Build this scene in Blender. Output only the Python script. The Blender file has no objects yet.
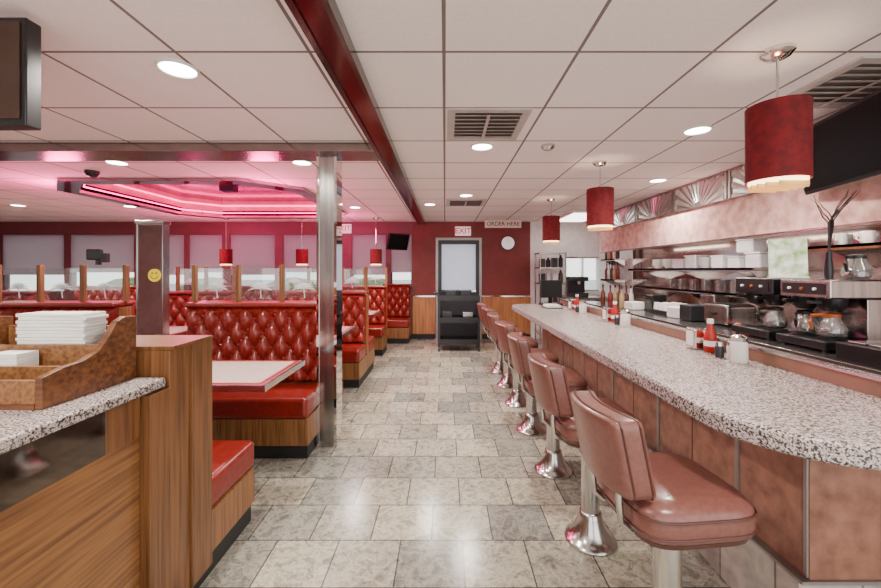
import bpy, bmesh, math, random
from mathutils import Vector, Matrix
random.seed(4)
SC = bpy.context.scene
COL = SC.collection
PI = math.pi

# ---------------------------------------------------------------- materials
def ramp_set(r, stops, interp='LINEAR'):
    r.color_ramp.interpolation = interp
    e = r.color_ramp.elements
    while len(e) > 1: e.remove(e[-1])
    e[0].position = stops[0][0]; e[0].color = (*stops[0][1], 1)
    for p, c in stops[1:]:
        n = e.new(p); n.color = (*c, 1)

def mk(name, col, rough=.5, metal=0, col2=None, scale=8, stretch=(1,1,1), detail=4, bump=0,
       emit=0, ecol=None, lo=.35, hi=.65, coat=0, spec=.5, stops=None, interp='LINEAR'):
    m = bpy.data.materials.new(name); m.use_nodes = True
    nt = m.node_tree; N = nt.nodes; L = nt.links
    b = N['Principled BSDF']
    b.inputs['Roughness'].default_value = rough
    b.inputs['Metallic'].default_value = metal
    b.inputs['Coat Weight'].default_value = coat
    b.inputs['Specular IOR Level'].default_value = spec
    tc = N.new('ShaderNodeTexCoord'); mp = N.new('ShaderNodeMapping')
    mp.inputs['Scale'].default_value = stretch
    L.new(tc.outputs['Object'], mp.inputs[0])
    n = N.new('ShaderNodeTexNoise'); n.inputs['Scale'].default_value = scale
    n.inputs['Detail'].default_value = detail
    L.new(mp.outputs[0], n.inputs['Vector'])
    r = N.new('ShaderNodeValToRGB')
    if col2 is None: col2 = tuple(c*.86 for c in col)
    ramp_set(r, stops or [(lo, col2), (hi, col)], interp)
    L.new(n.outputs[0], r.inputs[0]); L.new(r.outputs[0], b.inputs['Base Color'])
    if bump:
        bp = N.new('ShaderNodeBump'); bp.inputs['Strength'].default_value = bump
        bp.inputs['Distance'].default_value = .01
        L.new(n.outputs[0], bp.inputs['Height']); L.new(bp.outputs[0], b.inputs['Normal'])
    if emit:
        b.inputs['Emission Color'].default_value = (*(ecol or col), 1)
        b.inputs['Emission Strength'].default_value = emit
    return m

def brick_mat(name, c1, c2, mortar, w, h, ms, off=0, loc=(0,0,0), rot=(0,0,0), rough=.5, noise=None, nscale=6, nfac=.5, fine=None, freq=2):
    m = bpy.data.materials.new(name); m.use_nodes = True
    nt = m.node_tree; N = nt.nodes; L = nt.links
    b = N['Principled BSDF']; b.inputs['Roughness'].default_value = rough
    tc = N.new('ShaderNodeTexCoord'); mp = N.new('ShaderNodeMapping')
    mp.inputs['Location'].default_value = loc; mp.inputs['Rotation'].default_value = rot
    L.new(tc.outputs['Object'], mp.inputs[0])
    br = N.new('ShaderNodeTexBrick'); br.offset = off; br.squash = 1; br.offset_frequency = freq
    br.inputs['Scale'].default_value = 1; br.inputs['Brick Width'].default_value = w
    br.inputs['Row Height'].default_value = h; br.inputs['Mortar Size'].default_value = ms
    br.inputs['Mortar Smooth'].default_value = .1
    br.inputs['Color1'].default_value = (*c1,1); br.inputs['Color2'].default_value = (*c2,1)
    br.inputs['Mortar'].default_value = (*mortar,1)
    L.new(mp.outputs[0], br.inputs['Vector'])
    cur = br.outputs[0]
    layers=[]
    if noise: layers.append((noise,nscale,nfac))
    if fine: layers.append(fine)
    for st,ns,nf in layers:
        n = N.new('ShaderNodeTexNoise'); n.inputs['Scale'].default_value = ns; n.inputs['Detail'].default_value = 6
        n.inputs['Distortion'].default_value = .6
        L.new(tc.outputs['Object'], n.inputs['Vector'])
        r = N.new('ShaderNodeValToRGB'); ramp_set(r, st); L.new(n.outputs[0], r.inputs[0])
        mx = N.new('ShaderNodeMix'); mx.data_type = 'RGBA'; mx.blend_type = 'MULTIPLY'
        mx.inputs[0].default_value = nf
        L.new(cur, mx.inputs[6]); L.new(r.outputs[0], mx.inputs[7]); cur = mx.outputs[2]
    L.new(cur, b.inputs['Base Color'])
    bp = N.new('ShaderNodeBump'); bp.inputs['Strength'].default_value = .3; bp.inputs['Distance'].default_value = .002
    bp.invert = True
    L.new(br.outputs['Fac'], bp.inputs['Height']); L.new(bp.outputs[0], b.inputs['Normal'])
    return m

def glass_mat(name, tint=(1,1,1), gloss=.15, white=0.0):
    m = bpy.data.materials.new(name); m.use_nodes = True
    nt = m.node_tree; N = nt.nodes; L = nt.links; N.clear()
    o = N.new('ShaderNodeOutputMaterial'); t = N.new('ShaderNodeBsdfTransparent'); g = N.new('ShaderNodeBsdfGlossy')
    d = N.new('ShaderNodeBsdfDiffuse'); d.inputs[0].default_value = (.9,.95,.95,1)
    t.inputs[0].default_value = (*tint,1); g.inputs['Roughness'].default_value = .03
    a = N.new('ShaderNodeMixShader'); a.inputs[0].default_value = gloss
    L.new(t.outputs[0], a.inputs[1]); L.new(g.outputs[0], a.inputs[2])
    c = N.new('ShaderNodeMixShader'); c.inputs[0].default_value = white
    L.new(a.outputs[0], c.inputs[1]); L.new(d.outputs[0], c.inputs[2]); L.new(c.outputs[0], o.inputs[0])
    return m

def shade_mat(name, col, f=.6):
    m = bpy.data.materials.new(name); m.use_nodes = True
    nt = m.node_tree; N = nt.nodes; L = nt.links; N.clear()
    o = N.new('ShaderNodeOutputMaterial'); t = N.new('ShaderNodeBsdfTranslucent'); d = N.new('ShaderNodeBsdfDiffuse')
    t.inputs[0].default_value = (*col,1); d.inputs[0].default_value = (*col,1)
    a = N.new('ShaderNodeMixShader'); a.inputs[0].default_value = f
    L.new(d.outputs[0], a.inputs[1]); L.new(t.outputs[0], a.inputs[2]); L.new(a.outputs[0], o.inputs[0])
    return m

CEIL = brick_mat('ceiling_tile', (.97,.90,.875), (.94,.865,.84), (.20,.155,.155), .61, .61, .0085, 0, loc=(.005,-1.77+.61*3,0),
                 rough=.8, noise=[(.3,(.84,.83,.83)),(.6,(1,1,1))], nscale=60, nfac=.35)
FLOOR = brick_mat('floor_tile', (.58,.53,.42), (.26,.255,.235), (.10,.093,.085), .32, .305, .004, .5, loc=(.07,.1,0),
                  rough=.2, noise=[(.3,(.4,.41,.41)),(.44,(.82,.82,.78)),(.52,(1,1,.95)),(.62,(.52,.53,.52)),(.75,(1,.98,.92))], nscale=13, nfac=.95,
                  fine=([(.35,(.42,.42,.40)),(.5,(1,1,1)),(.65,(.66,.65,.63))],52,.7))
BASETILE = brick_mat('base_tile', (.5,.46,.4), (.3,.29,.26), (.16,.15,.14), .30, .5, .005, 0, rot=(0,0,PI/2), rough=.35,
                  noise=[(.3,(.5,.5,.5)),(.6,(1,1,.97))], nscale=11, nfac=.8)
GRAN = mk('granite', (.6,.55,.52), .26, 0, scale=150, detail=5, interp='CONSTANT', spec=.3,
          stops=[(0,(.045,.035,.033)),(.42,(.14,.11,.10)),(.465,(.31,.25,.235)),(.51,(.44,.375,.355)),(.575,(.60,.53,.505)),(.64,(.22,.17,.155))])
WOODV = mk('wood_vertical', (.27,.115,.038), .36, 0, (.10,.038,.012), 26, (3,3,.10), 6, lo=.32, hi=.6)
WOODH = mk('wood_horizontal', (.26,.115,.039), .36, 0, (.11,.043,.015), 26, (3,.10,3), 6, lo=.32, hi=.6)
WOODP = mk('wood_panel_brown', (.20,.082,.027), .36, 0, (.075,.028,.009), 26, (3,3,.10), 6, lo=.32, hi=.6)
WOODX = mk('wood_wainscot', (.46,.19,.06), .35, 0, (.30,.105,.032), 10, (3,3,.2), 5)
WOODT = mk('walnut_tray', (.18,.068,.022), .38, 0, (.07,.023,.008), 24, (.3,2,3), 5)
STONE = mk('stone_panel', (.36,.165,.11), .33, 0, (.18,.073,.047), 16, (1,1,1), 10, lo=.3, hi=.68)
PINK = mk('pink_laminate', (.86,.57,.50), .2, 0, (.60,.33,.28), 12, (1,1,1), 10, lo=.35, hi=.65)
RED = mk('red_vinyl', (.225,.014,.009), .28, 0, (.16,.009,.006), 40, bump=.05, coat=.1)
REDW = mk('oxblood_wall', (.20,.022,.019), .5, 0, (.16,.018,.016), 5)
MAUVE = mk('brown_vinyl', (.185,.070,.056), .3, 0, (.15,.054,.042), 60, bump=.06, coat=.12)
SEAM = mk('dark_piping', (.08,.025,.018), .4)
CHROME = mk('chrome', (.78,.77,.75), .10, 1)
SATIN = mk('satin_chrome', (.62,.60,.58), .2, 1)
STEEL = mk('brushed_steel', (.50,.48,.47), .2, 1, (.36,.34,.33), 30, (1,1,.05))
STEELH = mk('brushed_steel_flat', (.56,.54,.53), .25, 1, (.44,.42,.41), 30, (1,.05,1))
DULL = mk('dull_strip', (.36,.33,.31), .4, .8)
FLUTE = mk('fluted_steel', (.72,.70,.68), .33, 1)
MIRROR = mk('mirror_panel', (.30,.22,.25), .12, 1)
PILLAR = mk('pillar_mirror', (.85,.81,.79), .04, 1)
BLACK = mk('black_plastic', (.010,.010,.011), .3)
KICK = mk('black_kick', (.008,.008,.008), .5)
WHITE = mk('white_plastic', (.85,.84,.82), .4)
PAPER = mk('paper', (.85,.83,.78), .8, col2=(.66,.64,.6), scale=40, stretch=(.2,.2,8))
CREAM = mk('table_laminate', (.60,.49,.43), .16, col2=(.54,.43,.375), scale=30)
REDEDGE = mk('red_edge', (.30,.02,.02), .3)
BEAMR = mk('beam_red', (.12,.005,.010), .15, .4)
BEAMS = mk('beam_steel_dark', (.32,.27,.27), .2, 1)
SHRED = mk('shade_fabric', (.19,.003,.007), .8, col2=(.10,.0015,.004), scale=26, bump=.2)
GLOW = mk('lamp_glow', (1,.85,.6), .5, emit=6, ecol=(1,.72,.38))
DL = mk('downlight_glow', (1,.97,.9), .5, emit=30, ecol=(1,.95,.86))
NEON = mk('pink_neon', (.9,.02,.22), .5, emit=9, ecol=(1,.02,.24))
TUBE = mk('fill', (1,1,1), .5, emit=5, ecol=(1,.95,.88))  # glow of the added soffit strips and kitchen lamp
GLASS = glass_mat('clear_glass', (.93,.97,.96), .08, .03)
ETCH = glass_mat('etched_glass', (.9,.95,.95), .05, .6)
JAR = glass_mat('jar_glass', (.86,.86,.84), .2, .08)
COFFEE = mk('coffee', (.04,.016,.008), .15)
COPPER = mk('amber_handle', (.4,.09,.015), .35)
SHADE = shade_mat('roller_shade', (.54,.49,.52), .6)
DPANE = shade_mat('frosted_pane', (.74,.77,.84), .78)
SCREEN = mk('tv_screen', (.006,.006,.006), .25, spec=.2)
KETCH = mk('ketchup_red', (.38,.01,.006), .3)
GREEN = mk('hedge_green', (.08,.2,.05), .8, col2=(.02,.06,.02), scale=9, bump=.6)
ASPH = mk('asphalt', (.4,.4,.4), .9)
YELLOW = mk('yellow_sticker', (.95,.72,.01), .5, emit=.25, ecol=(1,.75,.02))  # slight glow added so the sticker's yellow reads brighter
LETTER = mk('red_lettering', (.5,.002,.003), .5, emit=.35, ecol=(1,.003,.006))
LETTERD = mk('dark_lettering', (.05,.03,.03), .6)
WALLW = mk('white_wall', (.86,.84,.81), .55)
WALLD = mk('mauve_wall', (.17,.05,.055), .5)
WALLF = mk('rose_wall', (.42,.28,.27), .5)
TUB = mk('frosted_tub', (.75,.77,.78), .35)
TWIG = mk('dark_twig', (.02,.015,.012), .7)
DECOG = mk('menu_green', (.2,.38,.1), .6, col2=(.85,.83,.8), scale=14)
ORANGE = mk('orange_red', (.6,.06,.012), .5)
DGREY = mk('dark_grey_metal', (.05,.05,.055), .4, .6)

# ---------------------------------------------------------------- geometry helper
class G:
    def __init__(s): s.bm = bmesh.new()
    def face(s, vs, m=0):
        try:
            f = s.bm.faces.new(vs); f.material_index = m; return f
        except ValueError: return None
    def box(s, x0,x1,y0,y1,z0,z1,m=0):
        v=[s.bm.verts.new(p) for p in ((x0,y0,z0),(x1,y0,z0),(x1,y1,z0),(x0,y1,z0),(x0,y0,z1),(x1,y0,z1),(x1,y1,z1),(x0,y1,z1))]
        for q in ((0,3,2,1),(4,5,6,7),(0,1,5,4),(1,2,6,5),(2,3,7,6),(3,0,4,7)): s.face([v[i] for i in q],m)
        return s
    def lathe(s, prof, seg=24, c=(0,0,0), m=0, sq=None, axis='Z', cap=True):
        rings=[]
        for r,z in prof:
            ring=[]
            for i in range(seg):
                a=2*PI*i/seg
                if sq:
                    ca,sa=math.cos(a),math.sin(a)
                    k=(abs(ca)**sq+abs(sa)**sq)**(-1/sq)
                else: ca,sa,k=math.cos(a),math.sin(a),1
                x,y=r*k*ca,r*k*sa
                p=(x,y,z) if axis=='Z' else ((z,x,y) if axis=='X' else (x,z,y))
                ring.append(s.bm.verts.new((p[0]+c[0],p[1]+c[1],p[2]+c[2])))
            rings.append(ring)
        for a,b in zip(rings,rings[1:]):
            for i in range(seg):
                j=(i+1)%seg; s.face([a[i],a[j],b[j],b[i]],m)
        if cap:
            s.face(list(reversed(rings[0])),m); s.face(rings[-1],m)
        return s
    def tube(s, pts, r, seg=10, m=0, closed=False, cap=True):
        pts=[Vector(p) for p in pts]; n=len(pts); rings=[]
        up=Vector((0,0,1))
        for i,p in enumerate(pts):
            if closed: t=pts[(i+1)%n]-pts[i-1]
            else: t=pts[min(i+1,n-1)]-pts[max(i-1,0)]
            t.normalize()
            u = up if abs(t.dot(up))<.95 else Vector((1,0,0))
            a=t.cross(u).normalized(); b=a.cross(t).normalized()
            rr=r[i] if isinstance(r,(list,tuple)) else r
            rings.append([s.bm.verts.new(p+a*rr*math.cos(2*PI*k/seg)+b*rr*math.sin(2*PI*k/seg)) for k in range(seg)])
        prs=list(zip(rings,rings[1:]))
        if closed: prs.append((rings[-1],rings[0]))
        for a,b in prs:
            for i in range(seg):
                j=(i+1)%seg; s.face([a[i],b[i],b[j],a[j]],m)
        if cap and not closed:
            s.face(rings[0],m); s.face(list(reversed(rings[-1])),m)
        return s
    def prism(s, pts, lo, hi, axis='Z', m=0):
        def P(a,b,h):
            return {'Z':(a,b,h),'X':(h,a,b),'Y':(a,h,b)}[axis]
        A=[s.bm.verts.new(P(a,b,lo)) for a,b in pts]; B=[s.bm.verts.new(P(a,b,hi)) for a,b in pts]
        s.face(list(reversed(A)),m); s.face(B,m)
        n=len(pts)
        for i in range(n):
            j=(i+1)%n; s.face([A[i],A[j],B[j],B[i]],m)
        return s
    def out(s, name, mats, parent=None, bevel=0, seg=3, loc=(0,0,0), rot=(0,0,0), smooth=True, **kw):
        bmesh.ops.recalc_face_normals(s.bm, faces=s.bm.faces[:])
        if smooth:
            for f in s.bm.faces: f.smooth=True
            if not bevel:
                for e in s.bm.edges:
                    if len(e.link_faces)==2 and e.calc_face_angle(0)>.65: e.smooth=False
        me=bpy.data.meshes.new(name); s.bm.to_mesh(me); s.bm.free()
        if not isinstance(mats,(list,tuple)): mats=[mats]
        for m in mats: me.materials.append(m)
        o=bpy.data.objects.new(name,me); COL.objects.link(o)
        o.location=loc; o.rotation_euler=rot
        if parent: o.parent=parent
        for k,v in kw.items(): o[k]=v
        if bevel:
            b=o.modifiers.new('bevel','BEVEL'); b.width=bevel; b.segments=seg; b.limit_method='ANGLE'; b.angle_limit=.6
            b.harden_normals=True
        return o

def root(name, label, category, loc=(0,0,0), rot=0, group=None):
    o=bpy.data.objects.new(name,None); o.empty_display_size=.1; COL.objects.link(o)
    o.location=loc; o.rotation_euler=(0,0,rot)
    o['label']=label; o['category']=category
    if group: o['group']=group
    return o

def dup(r, loc, rot=None, label=None, scale=None):
    n=r.copy(); COL.objects.link(n); n.location=loc
    if rot is not None: n.rotation_euler=(0,0,rot)
    if scale: n.scale=scale
    if label: n['label']=label
    def rec(src,dst):
        for c in src.children:
            k=c.copy(); COL.objects.link(k); k.parent=dst; rec(c,k)
    rec(r,n)
    return n

def struct(o): o['kind']='structure'; return o
def sroot(name,loc):
    r=root(name,'x','x',loc); del r['category'],r['label']; return struct(r)

def text(body, size, parent, loc, mat, name='lettering', bold=0):
    c=bpy.data.curves.new(name,'FONT'); c.body=body; c.size=size; c.align_x='CENTER'; c.align_y='CENTER'; c.extrude=.001; c.offset=bold
    t=bpy.data.objects.new('tmp',c); COL.objects.link(t)
    dg=bpy.context.evaluated_depsgraph_get()
    me=bpy.data.meshes.new_from_object(t.evaluated_get(dg)); bpy.data.objects.remove(t)
    me.materials.clear(); me.materials.append(mat)
    o=bpy.data.objects.new(name,me); COL.objects.link(o)
    o.location=loc; o.rotation_euler=(PI/2,0,0); o.parent=parent
    return o

# ---------------------------------------------------------------- camera
cam=bpy.data.cameras.new('camera'); co=bpy.data.objects.new('camera',cam); COL.objects.link(co)
cam.sensor_width=36; cam.lens=390/881*36; cam.shift_x=-4.5/881; cam.shift_y=-24/881; cam.clip_start=.02
co.location=(0,0,1.41); co.rotation_euler=(PI/2,0,0); SC.camera=co

H=2.40; YB=8.0; XR=3.15; XL=-9.3
# ---------------------------------------------------------------- shell
g=G(); g.box(XL-.15,XR+.15,-2.0,YB+.15,-.08,0); struct(g.out('floor',FLOOR,smooth=False))
cx0,cx1,cy0,cy1,cut=-4.5,-1.85,4.35,7.1,.45
octo=[(cx0+cut,cy0),(cx1-cut,cy0),(cx1,cy0+cut),(cx1,cy1-cut),(cx1-cut,cy1),(cx0+cut,cy1),(cx0,cy1-cut),(cx0,cy0+cut)]
bm=bmesh.new()
def loop(pts):
    v=[bm.verts.new((x,y,H)) for x,y in pts]
    return [bm.edges.new((v[i],v[(i+1)%len(v)])) for i in range(len(v))]
ed=loop([(XL-.15,-2),(XR+.15,-2),(XR+.15,YB+.15),(XL-.15,YB+.15)])+loop(octo)
bmesh.ops.triangle_fill(bm,use_beauty=True,use_dissolve=False,edges=ed)
ex=bmesh.ops.extrude_face_region(bm,geom=bm.faces[:])
bmesh.ops.translate(bm,verts=[v for v in ex['geom'] if isinstance(v,bmesh.types.BMVert)],vec=(0,0,.08))
bmesh.ops.recalc_face_normals(bm,faces=bm.faces[:])
me=bpy.data.meshes.new('ceiling'); bm.to_mesh(me); bm.free(); me.materials.append(CEIL)
o=bpy.data.objects.new('ceiling',me); COL.objects.link(o); struct(o)
CH=.26
g=G()
for i in range(8):
    a=octo[i]; b=octo[(i+1)%8]
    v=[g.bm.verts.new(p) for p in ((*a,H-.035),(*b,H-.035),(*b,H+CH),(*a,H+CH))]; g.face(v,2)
v=[g.bm.verts.new((x,y,H+CH)) for x,y in octo]; g.face(v,1)
cen=Vector(((cx0+cx1)/2,(cy0+cy1)/2))
def off(p,d):
    q=Vector(p); w=(q-cen); return tuple(q+w.normalized()*d)
lo,hi,d=H-.035,H-.001,.2
for i in range(8):
    a,b=octo[i],octo[(i+1)%8]; a2,b2=off(a,d),off(b,d)
    g.face([g.bm.verts.new(p) for p in ((*a,lo),(*b,lo),(*b2,lo),(*a2,lo))])
    g.face([g.bm.verts.new(p) for p in ((*a2,lo),(*b2,lo),(*b2,hi),(*a2,hi))])
RIM=mk('rim_dark_mirror',(.34,.29,.31),.08,1)
COVE=mk('cove_wall_neon_tint',(.75,.22,.36),.55,.0)  # neon's pink glow put into the cove wall colour
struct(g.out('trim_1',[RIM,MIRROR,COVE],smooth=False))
nr=root('neon_ceiling_light','octagonal pink neon tube light in mirrored ceiling cove','neon light',(cen.x,cen.y,H+.02))
for dz,d in ((.02,-.04),(.15,-.05)):
    g=G(); g.tube([(off(p,d)[0]-cen.x,off(p,d)[1]-cen.y,dz) for p in octo],.010,8,closed=True); g.out('neon_tube',NEON,nr)
g=G(); g.box(-.1,.1,-.08,.08,.14,.236); g.out('centre_fixture',DGREY,nr,bevel=.01)

def wall_y(name,x0,x1,y0,y1,z1,holes,mat):
    g=G(); holes=sorted(holes); x=x0
    for a,b,lo,hi in holes:
        if a>x: g.box(x,a,y0,y1,0,z1)
        if lo>0: g.box(a,b,y0,y1,0,lo)
        if hi<z1: g.box(a,b,y0,y1,hi,z1)
        x=b
    if x<x1: g.box(x,x1,y0,y1,0,z1)
    return struct(g.out(name,mat,smooth=False))
def PX(x,Y=YB): return (x-445)*Y/390
wins=[(PX(2),PX(64)),(PX(70),PX(134)),(PX(139),PX(184)),(PX(189),PX(222)),(PX(230),PX(275)),(PX(283),PX(330)),(PX(352),PX(386)),(PX(391),PX(412))]
holes=[(a,b,.95,2.14) for a,b in wins]
wall_y('wall_back',XL,-.66,YB,YB+.15,H,holes,WALLD)
wall_y('wall_back_door',-.66,1.75,YB,YB+.15,H,[(-.16,.72,0,2.03)],REDW)
wall_y('wall_back_kitchen',1.75,XR,YB,YB+.15,H,[(PX(565),PX(601),.98,1.68)],WALLW)
wall_y('wall_front',XL,-1.6,-2.15,-2.0,H,[(-8.6,-7.0,.95,2.1),(-6.2,-5.0,.95,2.1),(-4.2,-3.0,.95,2.1)],WALLF)  # unseen wall behind the camera, put in to darken mirror reflections
g=G(); g.box(XR,XR+.15,-.5,6.5,0,H); struct(g.out('wall_right',mk('wall_steel',(.55,.5,.47),.3,.6),smooth=False))
g=G(); g.box(XR,XR+.15,6.5,YB+.15,0,H); struct(g.out('wall_right_kitchen',WALLW,smooth=False))
g=G(); g.box(XL-.15,XL,-2,YB+.15,0,H); struct(g.out('wall_left',WALLD,smooth=False))
g=G(); g.box(-.66,-.2,YB-.02,YB-.001,.1,.86); g.box(.76,1.75,YB-.02,YB-.001,.1,.86); struct(g.out('trim_2',WOODX,bevel=.003))
g=G(); g.box(-.66,-.2,YB-.03,YB-.001,.86,.885); g.box(.76,1.75,YB-.03,YB-.001,.86,.885); struct(g.out('trim_3',CHROME,smooth=False))
g=G(); g.box(XL,-.2,YB-.025,YB-.002,0,.1); g.box(.76,1.75,YB-.025,YB-.002,0,.1); struct(g.out('baseboard_back',KICK,smooth=False))
for i,(a,b) in enumerate(wins):
    r=sroot('window_%d'%(i+1),((a+b)/2,YB,.95))
    w=(b-a)/2
    g=G(); t=.022
    g.box(-w,-w+t,.03,.1,0,1.19); g.box(w-t,w,.03,.1,0,1.19); g.box(-w+t,w-t,.03,.1,0,t); g.box(-w+t,w-t,.03,.1,1.19-t,1.19)
    g.out('frame',DGREY,r,smooth=False)
    g=G(); g.box(-w+t,w-t,.06,.062,t,1.19-t); g.out('pane',GLASS,r,smooth=False)
    g=G(); g.box(-w+.005,w-.005,.012,.015,.36+ .05*(i%2),1.185); g.out('roller_shade',SHADE,r,smooth=False)
r=sroot('window_9',((PX(565)+PX(601))/2,YB,.98))
g=G(); w=(PX(601)-PX(565))/2; t=.03
g.box(-w,-w+t,0,.1,0,.7); g.box(w-t,w,0,.1,0,.7); g.box(-w+t,w-t,0,.1,0,t); g.box(-w+t,w-t,0,.1,.67,.7); g.box(-.01,.01,0,.1,t,.67)
g.out('frame',STEEL,r,smooth=False)
g=G(); g.box(-w+t,w-t,.06,.062,t,.67); g.out('pane',GLASS,r,smooth=False)
r=sroot('door_1',(.28,YB-.02,0))
g=G(); g.box(-.47,-.42,-.02,.12,0,2.07); g.box(.42,.47,-.02,.12,0,2.07); g.box(-.42,.42,-.02,.12,2.02,2.07); g.out('door_frame',DULL,r,smooth=False)
g=G(); g.box(-.42,-.35,.02,.06,.01,2.02); g.box(.35,.42,.02,.06,.01,2.02); g.box(-.35,.35,.02,.06,.01,.3); g.box(-.35,.35,.02,.06,.92,1.0); g.box(-.35,.35,.02,.06,1.94,2.02)
g.out('door_leaf',BLACK,r,smooth=False)
g=G(); g.box(-.35,.35,.035,.042,1.0,1.94); g.out('door_pane',DPANE,r,smooth=False)
g=G(); g.box(-.35,.35,.035,.042,.3,.92); g.out('lower_panel',DGREY,r,smooth=False)
g=G(); g.box(-.35,.35,-.03,.0,.96,1.0); g.box(-.34,-.32,-.01,.02,.96,1.0); g.box(.32,.34,-.01,.02,.96,1.0); g.out('push_bar',CHROME,r,smooth=False)
g=G(); g.box(-30,30,YB+.3,60,-.12,-.1); struct(g.out('ground',ASPH,smooth=False))
for k in range(6):
    g=G(); g.lathe([(.2,0),(.8,.15),(1,.6),(.85,1.0),(.4,1.25),(.05,1.3)],16)
    for v in g.bm.verts: v.co+=Vector((random.uniform(-.06,.06),random.uniform(-.06,.06),0))
    g.out('hedge_bush',GREEN,loc=(-9+k*2.3,YB+3.2,-.1),label='round green hedge bush outside the windows',category='bush',group='hedge outside')

# beams
g=G(); g.box(-.53,-.42,-1,YB,2.345,H-.001,0); struct(g.out('trim_4',BEAMR,smooth=False))
g=G(); g.box(-.552,-.525,-1,YB,2.335,H-.002); g.box(-.425,-.402,-1,YB,2.335,H-.002); struct(g.out('trim_5',mk('dark_chrome',(.16,.13,.13),.2,1),smooth=False))
g=G(); g.box(XL,-.553,3.02,3.3,2.33,H-.001); struct(g.out('trim_6',BEAMS,bevel=.004))
g=G(); g.box(-1.015,-.865,3.1,3.25,0,2.33); struct(g.out('trim_7',STEEL,smooth=False))
g=G(); g.box(-1.02,-1.0,3.093,3.257,0,2.33); g.box(-.88,-.86,3.093,3.257,0,2.33); struct(g.out('trim_12',PILLAR,smooth=False))

# ---------------------------------------------------------------- right wall
g=G(); g.box(2.62,XR-.002,1.0,6.5,1.76,2.05); g.box(2.6,2.62,1.0,6.5,1.70,2.05); struct(g.out('trim_8',PINK,smooth=False))  # front lip hangs lower to hide the added strip lights
g=G(); g.box(2.59,2.6,1.0,6.51,1.69,1.705); g.box(2.58,2.62,1.0,6.51,2.051,2.062); struct(g.out('trim_9',STEELH,smooth=False))
g=G(); g.box(2.80,XR-.001,1.0,6.5,2.055,H-.002); struct(g.out('trim_10',STEEL,smooth=False))
y=1.1; k=0
while y<6.3:
    r=root('sunburst_panel','fluted steel panel with radiating sunburst ribs','wall panel',(2.798,y+.44,2.065),0,'sunburst panels under ceiling')
    hh=.325
    g=G(); g.box(-.006,0,-.42,.42,0,hh); g.out('plate',STEELH,r,smooth=False)
    g=G(); g.box(-.02,0,-.45,-.42,0,hh); g.box(-.02,0,.42,.45,0,hh); g.box(-.02,0,-.42,.42,hh-.02,hh); g.box(-.02,0,-.42,.42,0,.015); g.out('frame',DULL,r,smooth=False)
    g=G()
    for j in range(13):
        a=PI*(j+.5)/13; dy,dz=math.cos(a),math.sin(a)
        L=min(.4/max(abs(dy),1e-3),(hh-.03)/max(dz,1e-3))
        n0=Vector((0,-dz,dy))
        p0=Vector((-.007,dy*.07,.015+dz*.06)); p1=Vector((-.007,dy*L,.015+dz*L))
        w0,w1=.004,.028*L/.35
        V=[g.bm.verts.new(q) for q in (p0+n0*w0,p0-n0*w0,p1-n0*w1,p1+n0*w1,p0+Vector((-.004,0,0)),p1+Vector((-.016,0,0)))]
        g.face([V[0],V[4],V[5],V[3]]); g.face([V[4],V[1],V[2],V[5]]); g.face([V[3],V[5],V[2]])
    g.lathe([(.07,-.014),(.07,-.004)],20,(0,0,.03),axis='X')
    g.out('sunburst_ribs',FLUTE,r,smooth=False)
    y+=.92; k+=1
g=G(); g.box(XR-.02,XR-.001,1.5,6.5,.92,1.74); struct(g.out('trim_11',mk('backsplash',(.55,.42,.38),.12,.9),smooth=False))
for yy in (2.2,3.9,5.5):
    r=root('soffit_fill_light','slim fluorescent strip light added under soffit','strip light',(2.67,yy,1.75),0,'added soffit fill lights')  # added lamps, hidden behind the lip, to brighten the backsplash
    g=G(); g.box(-.03,.03,-.6,.6,-.012,.0105); g.out('housing',WHITE,r,smooth=False)
    g=G(); g.lathe([(.008,-.57),(.008,.57)],10,(0,0,-.02),axis='Y'); g.out('fill_tube',TUBE,r)
    l=bpy.data.lights.new('soffit_fill_glow','AREA'); l.shape='RECTANGLE'; l.size=.04; l.size_y=1.1; l.energy=5; l.color=(1,.9,.82)
    lo_=bpy.data.objects.new('soffit_fill_glow',l); COL.objects.link(lo_); lo_.parent=r; lo_.location=(.02,0,-.03)
for i in range(5):
    y0=1.55+i*.97
    r=root('backbar_cabinet','brushed steel under-counter cabinet unit','cabinet',(2.7,y0+.48,0),0,'back bar cabinets')
    g=G(); g.box(-.46,.44,-.475,.475,.1,.86); g.box(-.4,.44,-.475,.475,0,.1); g.out('body',STEEL,r,smooth=False)
    for s in (-1,1):
        g=G(); g.box(-.48,-.461,min(s*.02,s*.46),max(s*.02,s*.46),.14,.82); d=g.out('door',STEELH,r,bevel=.004)
        g=G(); g.box(-.515,-.505,s*.06-.006,s*.06+.006,.59,.76); g.box(-.505,-.48,s*.06-.006,s*.06+.006,.745,.757); g.box(-.505,-.48,s*.06-.006,s*.06+.006,.595,.607); g.out('handle',CHROME,d,smooth=False)
g=G(); g.box(2.2,XR-.022,1.5,6.4,.861,.9); g.out('backbar_worktop',mk('worktop_steel',(.25,.24,.23),.22,.9),bevel=.005,label='long steel back bar worktop with dark sheen',category='worktop')
def shelf(x0,x1,y0,y1,z,mat,label):
    r=root('wall_shelf',label,'shelf',((x0+x1)/2,(y0+y1)/2,z)); w=(x1-x0)/2; l=(y1-y0)/2
    g=G(); g.box(-w,w,-l,l,-.02,0); g.box(-w,-w+.008,-l,l,-.035,0); g.out('board',mat,r,smooth=False)
    for s in (-.75,0,.75):
        g=G(); g.prism([(-w+.02,-.02),(w,-.02),(w,-.16)],s*l-.008,s*l+.008,'Y'); g.out('bracket',CHROME,r,smooth=False)
    return r
shelf(2.72,XR-.021,3.45,5.8,1.43,STEELH,'long steel wall shelf holding tubs and bowls')
shelf(2.82,XR-.021,3.5,5.8,1.18,STEELH,'lower steel wall shelf with cups')
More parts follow.
